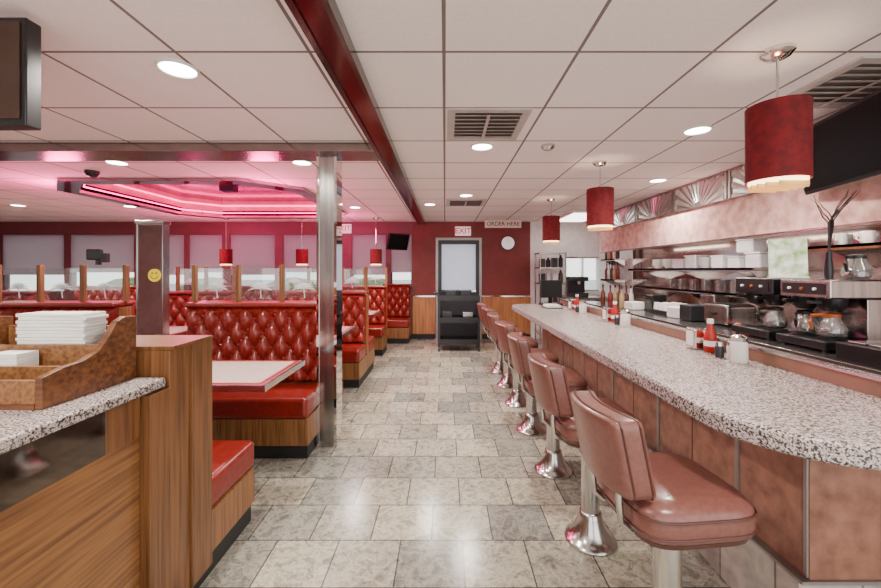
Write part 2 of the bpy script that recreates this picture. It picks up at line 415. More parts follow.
shelf(2.72,XR-.021,1.7,2.98,1.585,WOODT,'wooden wall shelf with chrome brackets and mugs')
shelf(2.85,XR-.001,6.58,7.15,1.25,STEELH,'short steel kitchen shelf holding bottles')
shelf(2.85,XR-.001,6.58,7.15,1.6,STEELH,'short steel kitchen shelf holding bottles')

mug=root('coffee_mug','white ceramic coffee mug on wooden shelf','mug',(2.85,1.8,1.585),0,'mugs on the wooden shelf')
g=G(); g.lathe([(.028,0),(.036,.01),(.038,.085),(.035,.085),(.033,.012)],18,cap=True); g.out('body',WHITE,mug)
g=G(); g.tube([(-.036,0,.07),(-.06,0,.065),(-.062,0,.035),(-.036,0,.02)],.005,8); g.out('handle',WHITE,mug)
for i in range(12):
    dup(mug,(2.82+.13*(i%2),1.9+.088*i,1.585),random.uniform(-.6,.6))
tub=root('storage_tub','frosted plastic food tub with lid','tub',(2.93,3.62,1.43),0,'tubs on the steel shelf')
g=G(); g.box(-.08,.08,-.09,.09,0,.13); g.out('body',TUB,tub,bevel=.015)
g=G(); g.box(-.085,.085,-.095,.095,.131,.145); g.out('lid',WHITE,tub,bevel=.004)
for k,yy in enumerate((3.86,4.1,4.55,4.8)): dup(tub,(2.93,yy,1.43),.1*(k-1),scale=(1,1,.8+.12*(k%3)))
dup(tub,(2.93,3.73,1.576),.15,'frosted plastic food tub stacked on others',(1,1,.9))
bowl=root('bowl_stack','stack of white soup bowls on steel shelf','bowls',(2.9,4.33,1.43),0,'bowl stacks on shelf')
for i in range(5):
    g=G(); g.lathe([(.03,0),(.075,.045),(.08,.05),(.072,.048),(.028,.008)],20); g.out('bowl',WHITE,bowl,loc=(0,0,i*.018))
dup(bowl,(2.9,5.05,1.43)); dup(bowl,(2.9,5.3,1.43))
gl=root('drinking_glass','clear glass tumbler on lower steel shelf','glass',(2.92,3.6,1.18),0,'glasses on lower shelf')
g=G(); g.lathe([(.028,0),(.034,.12),(.031,.12),(.026,.008)],18); g.out('body',JAR,gl)
for i in range(14): dup(gl,(2.9+.11*(i%2),3.7+.11*i,1.18))
bot=root('syrup_bottle','tall glass syrup bottle with pouring cap','bottle',(2.45,6.05,.9),0,'bottles on the back bar')
g=G(); g.lathe([(.03,0),(.034,.01),(.034,.16),(.012,.2),(.012,.25)],16); g.out('body',mk('amber_glass',(.16,.05,.02),.15),bot)
g=G(); g.lathe([(.014,.25),(.014,.28),(.005,.3)],12); g.out('cap',BLACK,bot)
bcols=[mk('bottle_red',(.18,.02,.02),.3),mk('bottle_tan',(.4,.30,.15),.3),mk('bottle_brown',(.06,.03,.02),.3),mk('bottle_white',(.7,.68,.62),.3)]
def bottle(x,y,z,i):
    n=dup(bot,(x,y,z))
    for c in n.children:
        if c.name.startswith('body'):
            c.data=c.data.copy(); c.data.materials[0]=bcols[i%4]
for i in range(6): bottle(2.4+.12*(i%3),5.3+.12*i,.9,i+1)
for i in range(5): bottle(2.93,6.62+.11*i,1.25,i)
for i in range(5): bottle(2.93,6.62+.11*i,1.6,i+2)

# coffee brewers
def carafe(loc,rot,handle,lab):
    r=root('coffee_carafe',lab,'coffee pot',loc,rot,'glass coffee pots')
    g=G(); g.lathe([(.05,0),(.072,.02),(.075,.06),(.045,.115),(.04,.14),(.037,.14),(.042,.115),(.070,.06),(.06,.012)],20); g.out('glass_body',JAR,r)
    g=G(); g.lathe([(.045,.004),(.067,.02),(.069,.06)],20); g.out('coffee',COFFEE,r)
    g=G(); g.lathe([(.045,.132),(.046,.152),(.02,.16)],20); g.out('lid',handle,r)
    g=G(); g.tube([(-.045,0,.145),(-.1,0,.14),(-.112,0,.1),(-.1,0,.05)],[.01,.011,.011,.008],8); g.out('handle',handle,r)
    return r
for i,yy in enumerate((2.56,2.98)):
    r=root('coffee_brewer','steel and black commercial coffee brewer with warmers','coffee maker',(2.55,yy,.9),0,'coffee brewers on back bar')
    g=G(); g.box(-.23,.2,-.18,.18,.015,.07); g.out('base',BLACK,r,bevel=.008)
    g=G(); g.box(.04,.2,-.17,.17,.071,.33); g.out('column',STEEL,r,bevel=.006)
    g=G(); g.box(-.2,.2,-.18,.18,.331,.45); g.out('tank_hood',STEEL if i==0 else BLACK,r,bevel=.012)
    g=G(); g.box(-.206,-.2,-.15,.15,.355,.425); d=g.out('control_panel',BLACK,r,smooth=False)
    for s in (-.09,0,.09):
        g=G(); g.lathe([(.009,-.012),(.009,0)],12,(-.206,s,.39),axis='X'); g.out('switch',COPPER if s==0 else WHITE,d)
    for s in (-.09,.09):
        g=G(); g.lathe([(.045,.25),(.07,.28),(.075,.33)],18,(-.1,s,0)); b=g.out('brew_basket',BLACK,r)
        g=G(); g.box(-.25,-.17,s-.012,s+.012,.295,.315); g.out('basket_handle',BLACK,b,bevel=.004)
        g=G(); g.lathe([(.075,.071),(.075,.079)],20,(-.1,s,0)); g.out('warmer_plate',BLACK,r)
    for sx,sy in ((-.2,-.15),(-.2,.15),(.17,-.15),(.17,.15)):
        g=G(); g.lathe([(.015,0),(.015,.016)],10,(sx,sy,0)); g.out('foot',BLACK,r)
    for s in (-.09,.09):
        if i==1 and s>0: continue
        hm=COPPER if (s<0 and i==0) else BLACK
        carafe((2.45,yy+s,.98),.4*s*10,hm,'glass coffee pot with %s handle on warmer'%('amber' if hm is COPPER else 'black'))
    if i==0:
        carafe((2.62,yy-.08,1.351),.3,BLACK,'glass coffee pot with black handle atop brewer')
r=root('menu_stand','green and white printed card in clear stand','menu card',(2.50,2.84,1.352),-.5)
g=G(); g.box(-.11,.11,-.004,.004,.01,.29); g.out('card',DECOG,r,rot=(-.12,0,0),smooth=False)
g=G(); g.box(-.11,.11,-.03,.05,0,.01); g.out('stand_foot',WHITE,r,smooth=False)
r=root('filter_stack','stack of white paper coffee filters','coffee filters',(2.5,3.07,1.352))
g=G(); g.lathe([(.035,0),(.07,.05),(.066,.05),(.03,.006)],20); g.out('filters',PAPER,r)
for i,(dx,dy) in enumerate(((0,0),(.07,.07),(-.02,.11))):
    g=G(); g.lathe([(.01,0),(.03,.012),(.034,.035),(.02,.055),(.006,.06)],14); g.out('orange_creamer',ORANGE,loc=(2.52+dx,3.22+dy,.9),label='small orange red creamer tub on back bar',category='creamer',group='creamers')
r=root('condiment_well','black countertop condiment well with steel rim','condiment bin',(2.42,1.94,.9))
g=G(); g.box(-.18,.2,-.3,.3,0,.1); g.out('body',BLACK,r,bevel=.008)
for i in range(5):
    g=G(); g.box(-.15,.17,-.27+i*.11,-.18+i*.11,.101,.112); g.out('bin_lid',STEELH,r,bevel=.004)
r=root('toaster','steel four slot toaster on back bar','toaster',(2.62,3.6,.9))
g=G(); g.box(-.14,.14,-.16,.16,.01,.2); g.out('body',STEEL,r,bevel=.03)
g=G(); g.box(-.12,.12,-.1,-.06,.2,.204); g.box(-.12,.12,.06,.1,.2,.204); g.out('slot',BLACK,r,smooth=False)
g=G(); g.box(-.16,-.14,-.02,.02,.1,.12); g.out('lever',BLACK,r,smooth=False)
g=G(); g.box(-.13,.13,-.15,.15,0,.01); g.out('foot',BLACK,r,smooth=False)
r=root('cup_rack','dark plastic rack of upturned white cups','cup rack',(2.6,4.5,.9))
g=G(); g.box(-.15,.15,-.15,.15,0,.05); g.out('rack',DGREY,r,bevel=.006)
for a in range(3):
    for b in range(3):
        g=G(); g.lathe([(.036,.051),(.03,.13)],12,(-.1+.1*a,-.1+.1*b,0)); g.out('cup',WHITE,r)
for i,(x,yy,hh,mt) in enumerate(((2.5,3.93,.16,DGREY),(2.75,3.98,.26,STEEL),(2.5,4.15,.12,TUB),(2.62,4.85,.2,BLACK),(2.45,5.05,.1,PAPER))):
    g=G(); g.box(-.09,.09,-.09,.09,0,hh); g.out('kitchen_canister',mt,loc=(x,yy,.901),rot=(0,0,.15*(i%3)),bevel=.015,label='square kitchen canister standing on back bar',category='canister',group='canisters on back bar')

# TVs
r=root('television','black flat television hung from ceiling bracket','television',(2.34,2.28,2.14),0)
r.rotation_euler=(0,math.radians(-16),math.radians(-14))
g=G(); g.box(0,.05,-.5,.47,-.22,.2); g.out('case',BLACK,r,bevel=.008)
g=G(); g.box(-.003,-.0005,-.48,.45,-.195,.18); g.out('screen',SCREEN,r,smooth=False)
g=G(); g.tube([(.05,0,0),(.15,0,.05),(.19,0,.24)],.018,8); g.out('mount_arm',BLACK,r)
r=root('television','black television on ceiling bracket seen near counter','television',(-2.0,1.5,2.16))
g=G(); g.box(-.42,.42,-.03,.03,-.205,.205); g.out('case',BLACK,r,bevel=.006)
g=G(); g.box(-.4,.4,-.034,-.0305,-.18,.185); g.out('screen',mk('dim_screen',(.06,.03,.02),.12),r,smooth=False)
g=G(); g.tube([(0,.03,0),(0,.1,.05),(0,.1,.24)],.018,8); g.out('mount_arm',BLACK,r)
r=root('television','small black television tilted on wall bracket','television',(PX(398,7.6),7.6,1.96),.75)
g=G(); g.box(-.24,.24,-.03,.03,-.16,.16); g.out('case',BLACK,r,bevel=.008,rot=(.3,0,0))
g=G(); g.box(-.22,.22,-.034,-.0305,-.14,.14); g.out('screen',SCREEN,r,smooth=False,rot=(.3,0,0))
g=G(); g.tube([(0,.03,0),(.1,.2,.02),(.24,.27,.02)],.018,8); g.out('mount_arm',BLACK,r)

r=root('twig_arrangement','dark dried twig arrangement in slim vase','dried branches',(2.44,2.48,1.352))
g=G(); g.lathe([(.02,0),(.026,.05),(.014,.16),(.016,.17)],14); g.out('vase',BLACK,r)
g=G()
for j in range(9):
    a=random.uniform(0,6.28); p=[Vector((0,0,.15)),Vector((random.uniform(-.015,.015),random.uniform(-.02,.02),.36))]
    for q in range(5):
        p.append(p[-1]+Vector((math.cos(a)*.02,math.sin(a)*.035,.035))); a+=random.uniform(-.9,.9)
    g.tube(p,[.004,.004,.004,.003,.003,.002,.001],5)
g.out('twigs',TWIG,r)

# ---------------------------------------------------------------- lunch counter
CT=.95
cr=root('lunch_counter','long granite topped lunch counter with stone panel front','counter',(0,0,0))
g=G()
pts=[(1.62,1.0),(1.62,5.35)]
for i in range(11):
    a=PI/2+PI/2*i/10; pts.append((.87+.3+.3*math.cos(a),5.05+.3*math.sin(a)))
for i in range(15):
    a=PI+PI/2*i/14; pts.append((.87+.34+.34*math.cos(a),1.34+.34*math.sin(a)))
g.prism(pts,CT-.065,CT); g.out('countertop',GRAN,cr,bevel=.014)
FX=1.3
g=G(); g.box(FX,1.58,1.42,5.2,.30,CT-.066); g.out('counter_body',STONE,cr,smooth=False)
g=G(); g.box(FX-.03,1.6,1.40,5.2,0,.292); g.out('tiled_base',BASETILE,cr,smooth=False)
g=G(); g.box(FX,1.60,1.39,1.419,.306,CT-.066); g.out('end_panel',STONE,cr,smooth=False)
g=G(); g.box(FX-.036,1.6,1.38,1.42,.293,.305); g.box(FX-.036,FX,1.42,5.2,.293,.305); g.out('ledge_trim',DULL,cr,smooth=False)
for yy in (1.40,1.73,2.37,3.01,3.65,4.29,4.93):
    w_=.012 if yy>1.5 else .007
    g=G(); g.box(FX-.008,FX-.0005,yy-w_,yy+w_,.31,CT-.066); g.out('metal_strip',DULL,cr,smooth=False)
for yy in (2.05,2.69,3.33,3.97):
    g=G(); g.box(FX-.002,FX-.0005,yy-.003,yy+.003,.31,CT-.066); g.out('panel_seam',SEAM,cr,smooth=False)
g=G(); g.box(1.565,1.60,1.3,5.33,CT+.0005,CT+.06); g.out('rear_lip',mk('brown_lip',(.24,.12,.08),.3),cr,smooth=False)
g=G(); g.box(1.558,1.607,1.3,5.33,CT+.06,CT+.072); g.out('lip_trim',STEELH,cr,smooth=False)

# stools
st=root('counter_stool','brown vinyl swivel counter stool with chrome pedestal','stool',(.78,1.37,0),0,'stools along the lunch counter')
g=G(); g.lathe([(.128,0),(.130,.012),(.124,.022),(.112,.03),(.098,.045),(.082,.07),(.069,.10),(.060,.13),(.055,.15),(.049,.156)],32); g.out('pedestal_base',SATIN,st)
g=G(); g.lathe([(.046,.157),(.046,.53),(.06,.545),(.09,.553)],24); g.out('column',SATIN,st)
SQ=5
g=G(); g.lathe([(.10,.554),(.170,.556),(.184,.562),(.188,.578)],48,sq=SQ); g.out('seat_rim',SEAM,st)
g=G(); g.lathe([(.188,.579),(.196,.587),(.199,.605),(.199,.645),(.194,.668),(.178,.684),(.14,.693),(.07,.697),(.01,.698)],48,sq=SQ); g.out('seat_cushion',MAUVE,st)
for zz in (.600,.652):
    g=G(); g.tube([(.200*math.cos(a)*((abs(math.cos(a))**SQ+abs(math.sin(a))**SQ)**(-1/SQ)),.200*math.sin(a)*((abs(math.cos(a))**SQ+abs(math.sin(a))**SQ)**(-1/SQ)),zz) for a in [2*PI*i/48 for i in range(48)]],.0035,6,closed=True); g.out('piping',SEAM,st)
def backpad(thick,w,z0,z1,xoff,mat,name,nz=18,ny=26):
    g=G(); F=[];Bk=[]
    def cp(j,n): return -math.cos(PI*j/n)
    def ks(s,v):
        return 1-.06*max(0,(abs(v)-.8)/.2)**2, 1-.035*max(0,(abs(s)-.8)/.2)**2
    for i in range(nz+1):
        v=cp(i,nz); z=(z0+z1)/2+(z1-z0)/2*v; rf=[];rb=[]
        for j in range(ny+1):
            s=cp(j,ny)
            edge=1-max(abs(s),abs(v))
            fr=min(1,edge/.10); th=thick*(.62+.38*math.sqrt(max(0,1-(1-fr)**2)))
            k,kz=ks(s,v)
            y=s*w/2*k; zz=(z0+z1)/2+(z-(z0+z1)/2)*kz
            x=xoff+.035*s*s-.05*(v+1)/2
            rf.append(g.bm.verts.new((x+th/2,y,zz))); rb.append(g.bm.verts.new((x-th/2,y,zz)))
        F.append(rf);Bk.append(rb)
    for i in range(nz):
        for j in range(ny):
            g.face([F[i][j],F[i][j+1],F[i+1][j+1],F[i+1][j]]); g.face([Bk[i][j+1],Bk[i][j],Bk[i+1][j],Bk[i+1][j+1]])
    for i in range(nz):
        g.face([F[i][0],F[i+1][0],Bk[i+1][0],Bk[i][0]]); g.face([F[i+1][ny],F[i][ny],Bk[i][ny],Bk[i+1][ny]])
    for j in range(ny):
        g.face([F[0][j+1],F[0][j],Bk[0][j],Bk[0][j+1]]); g.face([F[nz][j],F[nz][j+1],Bk[nz][j+1],Bk[nz][j]])
    g.out(name,mat,st)
    P=[]; n=12
    for j in range(n+1): P.append((-1+2*j/n,1))
    for j in range(1,n+1): P.append((1,1-2*j/n))
    for j in range(1,n+1): P.append((1-2*j/n,-1))
    for j in range(1,n): P.append((-1,-1+2*j/n))
    for o_ in (-.3,.3):
        g=G(); Q=[]
        for s,v in P:
            k,kz=ks(s,v)
            Q.append((xoff+o_*thick+.035*s*s-.05*(v+1)/2, s*w/2*k*1.004, (z0+z1)/2+(z1-z0)/2*v*kz*1.006))
        g.tube(Q,.0035,6,closed=True); g.out('welt',SEAM,st)
backpad(.10,.33,.70,.95,-.222,MAUVE,'backrest')
for s in (-.09,.09):
    g=G(); g.tube([(-.08,s,.566),(-.19,s,.57),(-.222,s,.60),(-.228,s,.66),(-.23,s,.74)],.012,8)
    g.out('back_bracket',SATIN,st)
rots=[.10,.05,-.05,.10,-.05,.08,0]
st.rotation_euler=(0,0,rots[0])
for i,yy in enumerate((2.04,2.74,3.43,4.10,4.75,5.38)):
    dup(st,(.76,yy,0),rots[i+1])

SUGAR=mk('sugar',(.75,.73,.68),.2)
def put_set(x,y):
    k=root('ketchup_bottle','red ketchup bottle with white cap on counter','ketchup bottle',(x,y,CT),0,'condiments on counter')
    g=G(); g.lathe([(.026,0),(.032,.008),(.032,.08),(.026,.11),(.013,.145),(.013,.16)],18); g.out('bottle',KETCH,k)
    g=G(); g.lathe([(.017,.16),(.017,.185)],14); g.out('cap',WHITE,k)
    g=G(); g.lathe([(.0326,.035),(.0326,.065)],18,cap=False); g.out('label_band',WHITE,k)
    j=root('sugar_jar','glass sugar dispenser with chrome lid','sugar jar',(x-.02,y-.24,CT),0,'condiments on counter')
    g=G(); g.lathe([(.034,0),(.038,.01),(.038,.09),(.032,.105)],18); g.out('jar',SUGAR,j)
    g=G(); g.lathe([(.034,.105),(.036,.125),(.015,.138)],16); g.out('lid',CHROME,j)
    for dx,dy,mt,nm in ((.03,-.12,WHITE,'salt_shaker'),(-.04,-.13,DGREY,'pepper_shaker')):
        q=root(nm,'small glass %s with steel cap'%nm.replace('_',' '),'shaker',(x+dx,y+dy,CT),0,'condiments on counter')
        g=G(); g.lathe([(.02,0),(.022,.05),(.018,.06)],12); g.out('body',mt,q)
        g=G(); g.lathe([(.019,.06),(.017,.078),(.006,.083)],12); g.out('cap',CHROME,q)
    n=root('napkin_dispenser','black and chrome napkin dispenser on counter','napkin holder',(x+.0,y+.1,CT),0,'condiments on counter')
    g=G(); g.box(-.05,.05,-.045,.045,0,.12); g.out('case',CHROME,n,bevel=.01)
    g=G(); g.box(-.055,-.0505,-.03,.03,.02,.1); g.out('napkin',PAPER,n,smooth=False)
put_set(1.49,2.19); put_set(1.49,3.42); put_set(1.49,4.4)
r=root('register_terminal','black point of sale screen on counter','cash register',(1.38,5.1,CT),.2)
g=G(); g.box(-.12,.12,-.1,.1,0,.03); g.out('foot',BLACK,r,bevel=.006)
g=G(); g.box(-.02,.02,.0,.03,.03,.14); g.out('stem',BLACK,r,smooth=False)
g=G(); g.box(-.15,.15,-.03,-.005,.1,.33); g.out('screen_case',BLACK,r,bevel=.006)
r=root('paper_tray','stack of white order slips in tray','papers',(1.3,4.75,CT))
g=G(); g.box(-.1,.1,-.12,.12,0,.012); g.out('tray',DGREY,r,smooth=False)
g=G(); g.box(-.08,.08,-.1,.1,.012,.04); g.out('slips',PAPER,r,smooth=False)

# ---------------------------------------------------------------- kitchen end
r=root('kitchen_shelving','tall steel shelving rack with supplies','shelving',(2.05,7.6,0))
for sx in (-.24,.24):
    for sy in (-.2,.2):
        g=G(); g.lathe([(.015,0),(.015,1.75)],8,(sx,sy,0)); g.out('upright',STEEL,r)
for z in (.2,.7,1.15,1.45,1.73):
    g=G(); g.box(-.26,.26,-.22,.22,z-.012,z+.012); g.out('rack_shelf',SATIN,r,smooth=False)
cols=[WHITE,BLACK,DGREY,bcols[2],TUB,BLACK,DGREY]
for z in (.713,1.163,1.463):
    for i in range(4):
        h=random.uniform(.14,.25); g=G(); x=1.87+i*.12
        if i%2: g.lathe([(.04,0),(.045,h*.1),(.045,h*.7),(.02,h*.85),(.02,h)],12)
        else: g.box(-.045,.045,-.07,.07,0,h)
        g.out('supply_container',cols[(i*3+int(z*7))%7],loc=(x,7.52,z),label='supply container standing on kitchen shelving',category='container',group='kitchen supplies')
r=root('work_table','steel prep table under kitchen window','prep table',(2.74,7.6,0))
g=G(); g.box(-.36,.4,-.35,.35,.86,.9); g.out('tabletop',STEELH,r,smooth=False)
g=G(); g.box(-.34,.38,-.33,.33,.2,.22); g.out('lower_shelf',STEELH,r,smooth=False)
for sx in (-.33,.37):
    for sy in (-.32,.32):
        g=G(); g.box(sx-.02,sx+.02,sy-.02,sy+.02,0,.86); g.out('leg',STEEL,r,smooth=False)
r=root('espresso_machine','black and steel coffee machine on prep table','coffee machine',(2.55,7.5,.9))
g=G(); g.box(-.16,.16,-.15,.2,0,.08); g.box(-.16,.16,.05,.2,.08,.3); g.box(-.16,.16,-.15,.2,.3,.38); g.out('body',DGREY,r,bevel=.01)
g=G(); g.lathe([(.03,.24),(.035,.3)],14,(0,-.05,0)); g.out('brew_head',CHROME,r)
r=root('kitchen_fill_light','rectangular fluorescent ceiling light added in kitchen','ceiling light',(2.4,7.0,H))  # added lamp to brighten the dark kitchen end
g=G(); g.box(-.3,.3,-.6,.6,-.05,-.001); g.out('housing',WHITE,r,bevel=.006)
g=G(); g.box(-.27,.27,-.57,.57,-.056,-.051); g.out('diffuser',TUBE,r,smooth=False)

# ---------------------------------------------------------------- booths
def bench(w,label,group):
    r=root('booth_bench',label,'booth bench',(0,0,0),0,group); h=w/2
    g=G(); g.box(-h+.01,h-.01,.02,.5,0,.1); g.out('kick_plinth',KICK,r,smooth=False)
    g=G(); g.box(-h,h,.0,.5,.1,.30); g.out('seat_base',WOODV,r,bevel=.004)
    g=G(); g.box(-h,h,.43,.499,.301,1.09); g.out('back_frame',WOODV,r,bevel=.004)
    g=G(); g.box(-h,h,-.02,.40,.302,.46); g.out('seat_cushion',RED,r,bevel=.035,seg=4)
    g=G(); nx,nz=int(w/.0115),56; z0,z1=.455,1.10
    F=[]
    for i in range(nz+1):
        row=[]
        for j in range(nx+1):
            x=-h+.004+(w-.008)*j/nx; z=z0+(z1-z0)*i/nz
            a=x/.15+(z-.03)/.24; b=x/.15-(z-.03)/.24
            p=(abs(math.sin(PI*a))*abs(math.sin(PI*b)))**.42
            e=min(1,min(j,nx-j)/3,min(i,nz-i)/3)
            row.append(g.bm.verts.new((x,.43-.02*math.sqrt(e)-.06*p*e,z)))
        F.append(row)
    for i in range(nz):
        for j in range(nx): g.face([F[i][j],F[i][j+1],F[i+1][j+1],F[i+1][j]])
    g.out('tufted_backrest',RED,r)
    g=G()
    for i in range(-12,13):
        for j in range(-12,13):
            x=.15*(i+j)/2; z=.03+.24*(i-j)/2
            if abs(x)<h-.04 and z0+.04<z<z1-.03: g.lathe([(.010,.405),(.008,.392)],8,(x,0,z),axis='Y')
    g.out('tuft_button',RED,r,kind='stuff')
    g=G(); g.box(-h,h,.37,.5,1.095,1.135); g.out('top_roll',RED,r,bevel=.018)
    return r
BX0,BX1=-2.2,-1.02; BXC=(BX0+BX1)/2
b0=bench(BX1-BX0,'red tufted vinyl booth bench with wood base','booth benches in aisle row')
b0.location=(BXC-.062,1.64+.578,0); b0.rotation_euler=(0,0,PI); b0.scale=(1,1.15,.965)
for c in (3.4,5.15,6.9):
    dup(b0,(BXC,c-.501,0),0,scale=(1,1,1))
    if c<6: dup(b0,(BXC,c+.501,0),PI,scale=(1,1,1))
b1=bench(1.14,'red tufted vinyl booth bench beside etched glass','booth benches in second row')
b1.location=(-3.35,2.899,0)
for c in (3.4,5.15,6.9):
    if c>3.5: dup(b1,(-3.35,c-.501,0),0)
    if c<6: dup(b1,(-3.35,c+.501,0),PI)
for c in (3.4,5.15,6.9):
    dup(b1,(-5.9,c-.501,0),0,'red tufted vinyl booth bench in outer row')
    if c<6: dup(b1,(-5.9,c+.501,0),PI,'red tufted vinyl booth bench in outer row')
bw=bench(.56,'small red booth bench against end wall','wall bench'); bw.location=(-.97,7.45,0)
def table(w,d):
    r=root('booth_table','pale laminate booth table with red inlay and chrome edge','table',(0,0,0),0,'booth tables')
    g=G(); g.box(-w/2+.02,w/2-.02,-d/2+.02,d/2-.02,.721,.752); g.out('tabletop',CREAM,r,bevel=.004)
    g=G()
    g.box(-w/2,w/2,-d/2,-d/2+.02,.715,.751); g.box(-w/2,w/2,d/2-.02,d/2,.715,.751)
    g.box(-w/2,-w/2+.02,-d/2+.02,d/2-.02,.715,.751); g.box(w/2-.02,w/2,-d/2+.02,d/2-.02,.715,.751)
    g.out('edge_band',SATIN,r,smooth=False)
    g=G(); ww=w/2-.022; dd=d/2-.022; q=.032
    g.box(-ww,ww,-dd,-dd+q,.7521,.7531); g.box(-ww,ww,dd-q,dd,.7521,.7531); g.box(-ww,-ww+q,-dd+q,dd-q,.7521,.7531); g.box(ww-q,ww,-dd+q,dd-q,.7521,.7531)
    g.out('inlay_stripe',REDEDGE,r,smooth=False)
    g=G(); g.lathe([(.04,.036),(.04,.7),(.12,.714)],16); g.out('column',CHROME,r)
    g=G(); g.lathe([(.2,0),(.2,.012),(.05,.035)],24); g.out('base',BLACK,r)
    return r
t0=table(1.15,.64); t0.location=(BXC+.01,2.54,0)
for yc in (4.275,6.02): dup(t0,(BXC,yc,0))
for xc in (-3.35,-5.9):
    for yc in (4.275,6.02): dup(t0,(xc,yc,0))
for xc in (-4.1,-2.68): dup(t0,(xc,7.42,0))

def partition(x0,x1,y,n,label):
    r=root('glass_partition',label,'glass partition',((x0+x1)/2,y,1.135),0,'glass partitions')
    h=(x1-x0)/2; stp=2*h/n
    for i in range(n+1):
        g=G(); x=-h+i*stp; g.box(x-.018,x+.018,-.02,.02,0,.32); g.out('post',WOODV,r,bevel=.004)
    for i in range(n):
        xa=-h+i*stp+.018; xb=xa+stp-.036
        g=G(); g.box(xa,xb,-.003,.003,.02,.29); p=g.out('glass_pane',GLASS,r,smooth=False)
        g=G(); cxm=(xa+xb)/2
        for s in range(9):
            a=math.radians(20+140*s/8); L=.11
            P=[]
            for q in range(6):
                t=q/5; P.append(Vector((cxm+math.cos(a)*L*t,-.005,.11+math.sin(a)*L*t-.05*t*t)))
            g.tube(P,[.003,.008,.009,.008,.005,.001],5)
        g.tube([(cxm,-.005,.11),(cxm+.01,-.005,.03)],.004,5)
        g.out('etched_palm',ETCH,p)
    return r
for a,b,yy in ((-2.18,-1.04,3.4),(-3.9,-2.78,3.4),(-6.45,-5.35,3.4),(-2.18,-1.04,5.15),(-3.9,-2.78,5.15),(-2.18,-1.04,6.9-.001)):
    partition(a,b,yy,3,'etched palm glass divider with wood posts')
r=root('steel_pillar','freestanding mirror steel divider pillar','pillar',(-2.50,3.34,0))
g=G(); g.box(-.105,.105,-.035,.035,0,1.8); g.out('mirror_cladding',PILLAR,r,smooth=False)
g=G(); g.box(-.113,-.106,-.04,.04,0,1.8); g.box(.106,.113,-.04,.04,0,1.8); g.out('edge_strip',STEEL,r,smooth=False)
g=G(); g.box(-.12,.12,-.05,.045,1.801,1.83); g.out('cap',CHROME,r,bevel=.004)
r=root('yellow_sticker','round yellow smiling sticker on steel pillar','sticker',(-2.46,3.304,1.365))
g=G(); g.lathe([(.055,-.004),(.055,0)],24,axis='Y'); g.out('disc',YELLOW,r)
g=G(); g.tube([(.03*math.cos(a),-.005,.03*math.sin(a)) for a in [PI+PI*i/8 for i in range(9)]],.003,5); g.lathe([(.007,-.006),(.007,-.004)],8,(-.017,0,.018),axis='Y'); g.lathe([(.007,-.006),(.007,-.004)],8,(.017,0,.018),axis='Y'); g.out('printed_face',BLACK,r)

# ---------------------------------------------------------------- host counter
hc=root('host_counter','granite topped host counter with wood side','counter',(-1.9,.9,0))
g=G(); g.box(-.9,.83,-.9,.60,.962,1.0); g.out('countertop',GRAN,hc,bevel=.01)
g=G(); g.box(-.85,.80,-.85,.505,.1,.81); g.box(-.85,.74,-.85,.505,.81,.961); g.out('cabinet_body',WOODH,hc,smooth=False)
g=G(); g.box(.741,.803,-.85,.36,.812,.958); g.out('mirror_band',mk('smoked_mirror',(.20,.175,.155),.06,1),hc,smooth=False)
g=G(); g.box(.741,.802,.361,.505,.811,.96); g.out('side_stile',WOODP,hc,smooth=False)
g=G(); g.box(-.8,.77,-.8,.48,0,.1); g.out('kick',KICK,hc,smooth=False)
r=root('wood_end_panel','tall brown wood veneer end panel behind booth','panel',(-1.2,1.6,0))
g=G(); g.prism([(-.19,.08),(.03,.08),(.03,1.10),(-.09,1.10),(-.09,.955),(-.19,.955)],-.45,.135,'X'); g.out('panel',WOODP,r,bevel=.003)
g=G(); g.box(.122,.145,.031,.17,.08,1.10); g.out('side_skin',WOODP,r,bevel=.002)
g=G(); g.box(-.43,.115,-.18,.03,0,.08); g.out('kick',KICK,r,smooth=False)
g=G(); g.box(-.46,.147,-.092,.173,1.101,1.114); g.out('cap',WOODP,r,smooth=False)
r=root('wooden_organizer','scalloped walnut menu and napkin organizer box','wooden box',(-1.65,1.14,1.0))
prof=[(0,0),(.35,0),(.35,.235),(.30,.24),(.26,.225),(.23,.18),(.19,.135),(.13,.115),(.07,.11),(.0,.095)]
for x in (-.47,-.02,.45):
    g=G(); g.prism(prof,x,x+.022,'X'); g.out('side_panel',WOODT,r,bevel=.003)
g=G(); g.box(-.447,.449,.0,.348,0,.015); g.out('bottom',WOODT,r,smooth=False)
for y0,h in ((.002,.085),(.11,.10),(.21,.15),(.332,.2)):
    g=G(); g.box(-.447,-.021,y0,y0+.014,.016,h); g.box(.003,.449,y0,y0+.014,.016,h); g.out('divider',WOODH,r,smooth=False)
for (x,w2,h,lab) in ((-1.39,.12,.25,'wide stack of white paper napkins in wooden box'),(-1.9,.16,.17,'stack of folded white menus in wooden box')):
    r=root('paper_stack',lab,'papers',(x,1.42,1.016))
    n=int(h/.012)
    for k in range(n):
        g=G(); dx=random.uniform(-.008,.008); g.box(-w2+dx,w2+dx,-.045,.048,k*.012,k*.012+.0113); g.out('paper_sheaf',PAPER,r,bevel=.002,seg=2)
for i,x in enumerate((-1.58,-1.44)):
    g=G(); g.box(-.05,.05,-.035,.035,0,.12); g.out('note_pad',PAPER,loc=(x,1.30,1.016),label='white note pad standing in walnut organizer',category='note pad',group='note pads')

